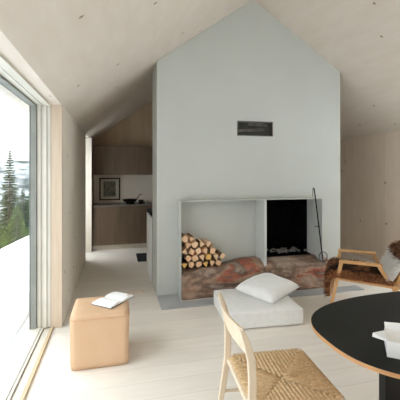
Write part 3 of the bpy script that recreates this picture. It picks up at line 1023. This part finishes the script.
def hide(name, label, pts_fn, nu, nv, pick, blades, length, parent_loc, rz, droop=0.5, pelt='fur_rust'):
    """a pelt: leather sheet with individual hair blades; pts_fn(u,v) gives local point"""
    root = thing(name, label, 'hide', parent_loc, rz)
    bm = B()
    G = [[Vector(pts_fn(i / nu, j / nv)) for j in range(nv + 1)] for i in range(nu + 1)]
    def nrm(i, j):
        a = G[min(i + 1, nu)][j] - G[max(i - 1, 0)][j]
        b = G[i][min(j + 1, nv)] - G[i][max(j - 1, 0)]
        return a.cross(b).normalized()
    V = [[bm.verts.new(G[i][j]) for j in range(nv + 1)] for i in range(nu + 1)]
    V2 = [[bm.verts.new(G[i][j] - nrm(i, j) * 0.004) for j in range(nv + 1)] for i in range(nu + 1)]
    for i in range(nu):
        for j in range(nv):
            bm.faces.new((V[i][j], V[i + 1][j], V[i + 1][j + 1], V[i][j + 1]))
            bm.faces.new((V2[i][j], V2[i][j + 1], V2[i + 1][j + 1], V2[i + 1][j]))
    for i in range(nu):
        bm.faces.new((V[i][0], V2[i][0], V2[i + 1][0], V[i + 1][0])); bm.faces.new((V[i][nv], V[i + 1][nv], V2[i + 1][nv], V2[i][nv]))
    for j in range(nv):
        bm.faces.new((V[0][j], V[0][j + 1], V2[0][j + 1], V2[0][j])); bm.faces.new((V[nu][j], V2[nu][j], V2[nu][j + 1], V[nu][j + 1]))
    obj('pelt', bm, M[pelt], root, smooth=True)
    bm = B()
    for _ in range(blades):
        u, v = random.random(), random.random()
        p = Vector(pts_fn(u, v))
        d = 0.01
        a = Vector(pts_fn(min(u + d, 1), v)) - Vector(pts_fn(max(u - d, 0), v))
        b = Vector(pts_fn(u, min(v + d, 1))) - Vector(pts_fn(u, max(v - d, 0)))
        nn = a.cross(b).normalized()
        tang = (a.normalized() * random.gauss(0, 0.5) + b.normalized() * random.gauss(0, 0.5) + Vector((0, 0, -droop)))
        L0 = length * random.uniform(0.6, 1.2)
        dirv = (nn * 0.8 + tang * 0.6).normalized()
        tip = p + dirv * L0 + Vector((0, 0, -0.2 * L0))
        mid = p + (nn * 0.9 + tang * 0.25).normalized() * L0 * 0.5
        side = dirv.cross(nn)
        side = side.normalized() if side.length > 1e-3 else a.normalized()
        w = random.uniform(0.0022, 0.0042)
        mi = pick(u, v)
        q = [bm.verts.new(p - side * w), bm.verts.new(p + side * w), bm.verts.new(mid + side * w * 0.8), bm.verts.new(mid - side * w * 0.8), bm.verts.new(tip)]
        bm.faces.new((q[0], q[1], q[2], q[3])).material_index = mi
        bm.faces.new((q[3], q[2], q[4])).material_index = mi
    me = bpy.data.meshes.new('hair'); bm.to_mesh(me); bm.free()
    for k in ('fur_dark', 'fur_brown', 'fur_rust', 'fur_white'):
        me.materials.append(M[k])
    o = bpy.data.objects.new('hair', me); COL.objects.link(o); o.parent = root
    o['kind'] = 'stuff'
    return root


def interp(path, u):
    d = [0]
    for a, b in zip(path, path[1:]):
        d.append(d[-1] + (Vector(b) - Vector(a)).length)
    t = u * d[-1]
    for i in range(len(path) - 1):
        if t <= d[i + 1] or i == len(path) - 2:
            f = (t - d[i]) / (d[i + 1] - d[i])
            return Vector(path[i]).lerp(Vector(path[i + 1]), min(1, f))


seat_path = [(0.335, 0, 0.18), (0.33, 0, 0.29), (0.32, 0, 0.43), (0.28, 0, 0.466), (0.1, 0, 0.454), (-0.10, 0, 0.442), (-0.30, 0, 0.430)]
def seat_pt(u, v):
    p = interp(seat_path, u)
    s = -1 + 2 * v
    wid = 0.325
    dr = 0.040 * max(0, abs(s) - 0.86) / 0.14 if p.z > 0.41 else 0
    return (p.x, -s * wid * (1 if p.z > 0.41 else 0.8), p.z - dr + 0.012 * noise.noise(Vector((u * 5, v * 5, 1))))
def seat_pick(u, v):
    nv = noise.noise(Vector((u * 5, v * 4, 5)))
    e_ = random.random()
    if v < 0.13 or v > 0.87 or u < 0.1:
        return 2 if e_ < 0.65 else 1
    return (0 if e_ < 0.85 else 1) if nv > -0.15 else (1 if e_ < 0.6 else 2)
hide('reindeer_hide', 'dark brown shaggy hide spread over the armchair seat and hanging down its front', seat_pt, 24, 14, seat_pick, 9000, 0.07, (2.78, 3.43, 0), AR)

back_path = [(-0.285, 0, 0.445), (-0.345, 0, 0.55), (-0.405, 0, 0.67), (-0.435, 0, 0.715), (-0.48, 0, 0.722), (-0.51, 0, 0.69), (-0.46, 0, 0.53)]
def back_pt(u, v):
    p = interp(back_path, u)
    s = -1 + 2 * v
    return (p.x, -s * 0.335, p.z + 0.012 * noise.noise(Vector((u * 4, v * 5, 9))))
def back_pick(u, v):
    e_ = random.random()
    if u < 0.40 + 0.05 * noise.noise(Vector((v * 6, 0, 0))):
        return 3
    return 1 if e_ < 0.55 else (2 if e_ < 0.8 else 0)
hide('sheepskin_hide', 'fluffy white hide with a brown edge draped over the armchair back', back_pt, 20, 14, back_pick, 9000, 0.085, (2.78, 3.43, 0), AR, pelt='fur_white')

# ------------------------------------------------------------------ outdoors
def ground_z(x, y):
    d = math.hypot(x, y)
    z = -0.12
    bank = 0.50 * math.exp(-((d - 6.3) / 2.2) ** 2)
    z += bank * (0.6 + 0.5 * noise.noise(Vector((x * 0.35, y * 0.35, 0)))) + 0.05 * noise.noise(Vector((x, y, 3)))
    z += 0.42 * min(1, max(0, (x + 2.1) / 0.9)) * math.exp(-((y - 6.3) / 1.5) ** 2)
    if d > 7.5:
        z -= 0.20 * (d - 7.5)
    return max(z, -7)


bm = B()
nx_, ny_ = 70, 90
V = []
for i in range(nx_ + 1):
    x = -0.97 - 39 * (i / nx_) ** 1.8
    V.append([bm.verts.new((x, -8 + 58 * j / ny_, ground_z(x, -8 + 58 * j / ny_) if i else -0.14)) for j in range(ny_ + 1)])
for i in range(nx_):
    for j in range(ny_):
        bm.faces.new((V[i][j], V[i][j + 1], V[i + 1][j + 1], V[i + 1][j]))
def quad(x0, x1, y0, y1, z):
    bm.faces.new([bm.verts.new(p) for p in ((x0, y0, z), (x1, y0, z), (x1, y1, z), (x0, y1, z))])
quad(-0.97, 40, -40, -1.52, -0.14); quad(4.7, 40, -1.52, 50, -0.14); quad(-0.97, 4.7, 8.1, 50, -0.14); quad(-40, -0.97, -40, -8, -0.14)
o = struct('ground', bm, M['snow'], 'snow covered ground and bank outside the window', 'snow', smooth=True, angle=180)

bm = B()
V = []
for i in range(41):
    a = math.radians(-75 + 110 * i / 40)
    h = 6 + 5 * noise.noise(Vector((i * 0.16, 0, 0))) + 1.5 * noise.noise(Vector((i * 0.6, 4, 0)))
    rr = 170
    V.append([bm.verts.new((rr * (1 + s) * math.sin(a), rr * (1 + s) * math.cos(a), z)) for s, z in ((-0.25, -16), (0, h * 0.4 - 2), (0.12, h - 1), (0.3, h * 0.7), (0.35, -20))])
for i in range(40):
    for j in range(4):
        bm.faces.new((V[i][j], V[i][j + 1], V[i + 1][j + 1], V[i + 1][j]))
o = obj('far_hill', bm, M['far'], smooth=True)
o['kind'] = 'structure'; o['label'] = 'distant snowy forested hill seen through the window'; o['category'] = 'hill'


def spruce(loc, h, r, label, seed, mat='spruce', dens=1.0):
    rnd = random.Random(seed)
    root = thing('spruce_tree', label, 'tree', loc, 0, 'spruce trees outside the window')
    bm = B(); tube(bm, [(0, 0, 0), (0, 0, h * 0.5), (0, 0, h * 0.98)], [0.03 * h * 0.5, 0.018 * h * 0.5, 0.004], 7)
    obj('trunk', bm, M['trunk'], root)
    bm = B()
    lv = int(44 * dens)
    for i in range(lv):
        f = (i + 0.5) / lv
        z = h * (0.06 + 0.93 * f)
        rr = r * (1 - f) ** 0.9 + 0.03
        nb = 10 if f < 0.8 else 7
        for k in range(nb):
            a = 2 * PI * (k + rnd.random()) / nb
            L_ = rr * rnd.uniform(0.65, 1.1)
            up = rnd.uniform(-0.25, 0.05) * L_ + (0.25 * L_ if f > 0.85 else 0)
            base = Vector((0, 0, z)); tip = Vector((math.cos(a) * L_, math.sin(a) * L_, z + up))
            side = Vector((-math.sin(a), math.cos(a), 0))
            ns = max(4, int(L_ * 12))
            for q in range(ns):
                t = (q + 0.6) / ns
                p = base.lerp(tip, t)
                for sg in (-1, 1):
                    ln = min(0.20, 0.42 * L_) * (1.2 - 0.7 * t) * rnd.uniform(0.7, 1.4)
                    d = (side * sg * rnd.uniform(0.5, 1) + (tip - base).normalized() * 0.7 + Vector((0, 0, rnd.uniform(-0.5, 0.1)))).normalized()
                    w = Vector((0, 0, 0.035 * h / 5)) + (tip - base).normalized() * 0.05 * h / 5
                    v = [bm.verts.new(p - w), bm.verts.new(p + w), bm.verts.new(p + d * ln)]
                    bm.faces.new(v)
    me = bpy.data.meshes.new('foliage'); bm.to_mesh(me); bm.free(); me.materials.append(M[mat])
    o = bpy.data.objects.new('foliage', me); COL.objects.link(o); o.parent = root
    return root


for (px, d, h, r, lb, mat, sd) in (
        (10, 13.0, 4.25, 0.62, 'tall slim dark spruce standing highest beyond the snow bank', 'spruce', 1),
        (-8, 11.2, 2.3, 0.6, 'yellowish young spruce at the left of the tall spruce', 'spruce_young', 2),
        (23, 15.3, 3.1, 0.85, 'low bushy spruce at the right of the tall spruce', 'spruce', 3),
        (33, 20.0, 4.3, 1.2, 'spruce beside the window frame behind the snow bank', 'spruce_young', 4),
        (-22, 14.0, 4.2, 0.9, 'dark spruce just left of the young yellowish one', 'spruce', 5),
        (17, 10.6, 1.75, 0.6, 'small yellow green spruce in front of the tall spruce', 'spruce_young', 6),
        (46, 17.0, 3.6, 0.7, 'spruce hidden partly by the window frame', 'spruce', 7)):
    u = (px - 200) / 339
    right, fwd = u * d, d
    X = right * math.cos(THETA) + fwd * math.sin(THETA)
    Y = -right * math.sin(THETA) + fwd * math.cos(THETA)
    spruce((X, Y, ground_z(X, Y) - 0.15), h, r, lb, sd, mat)
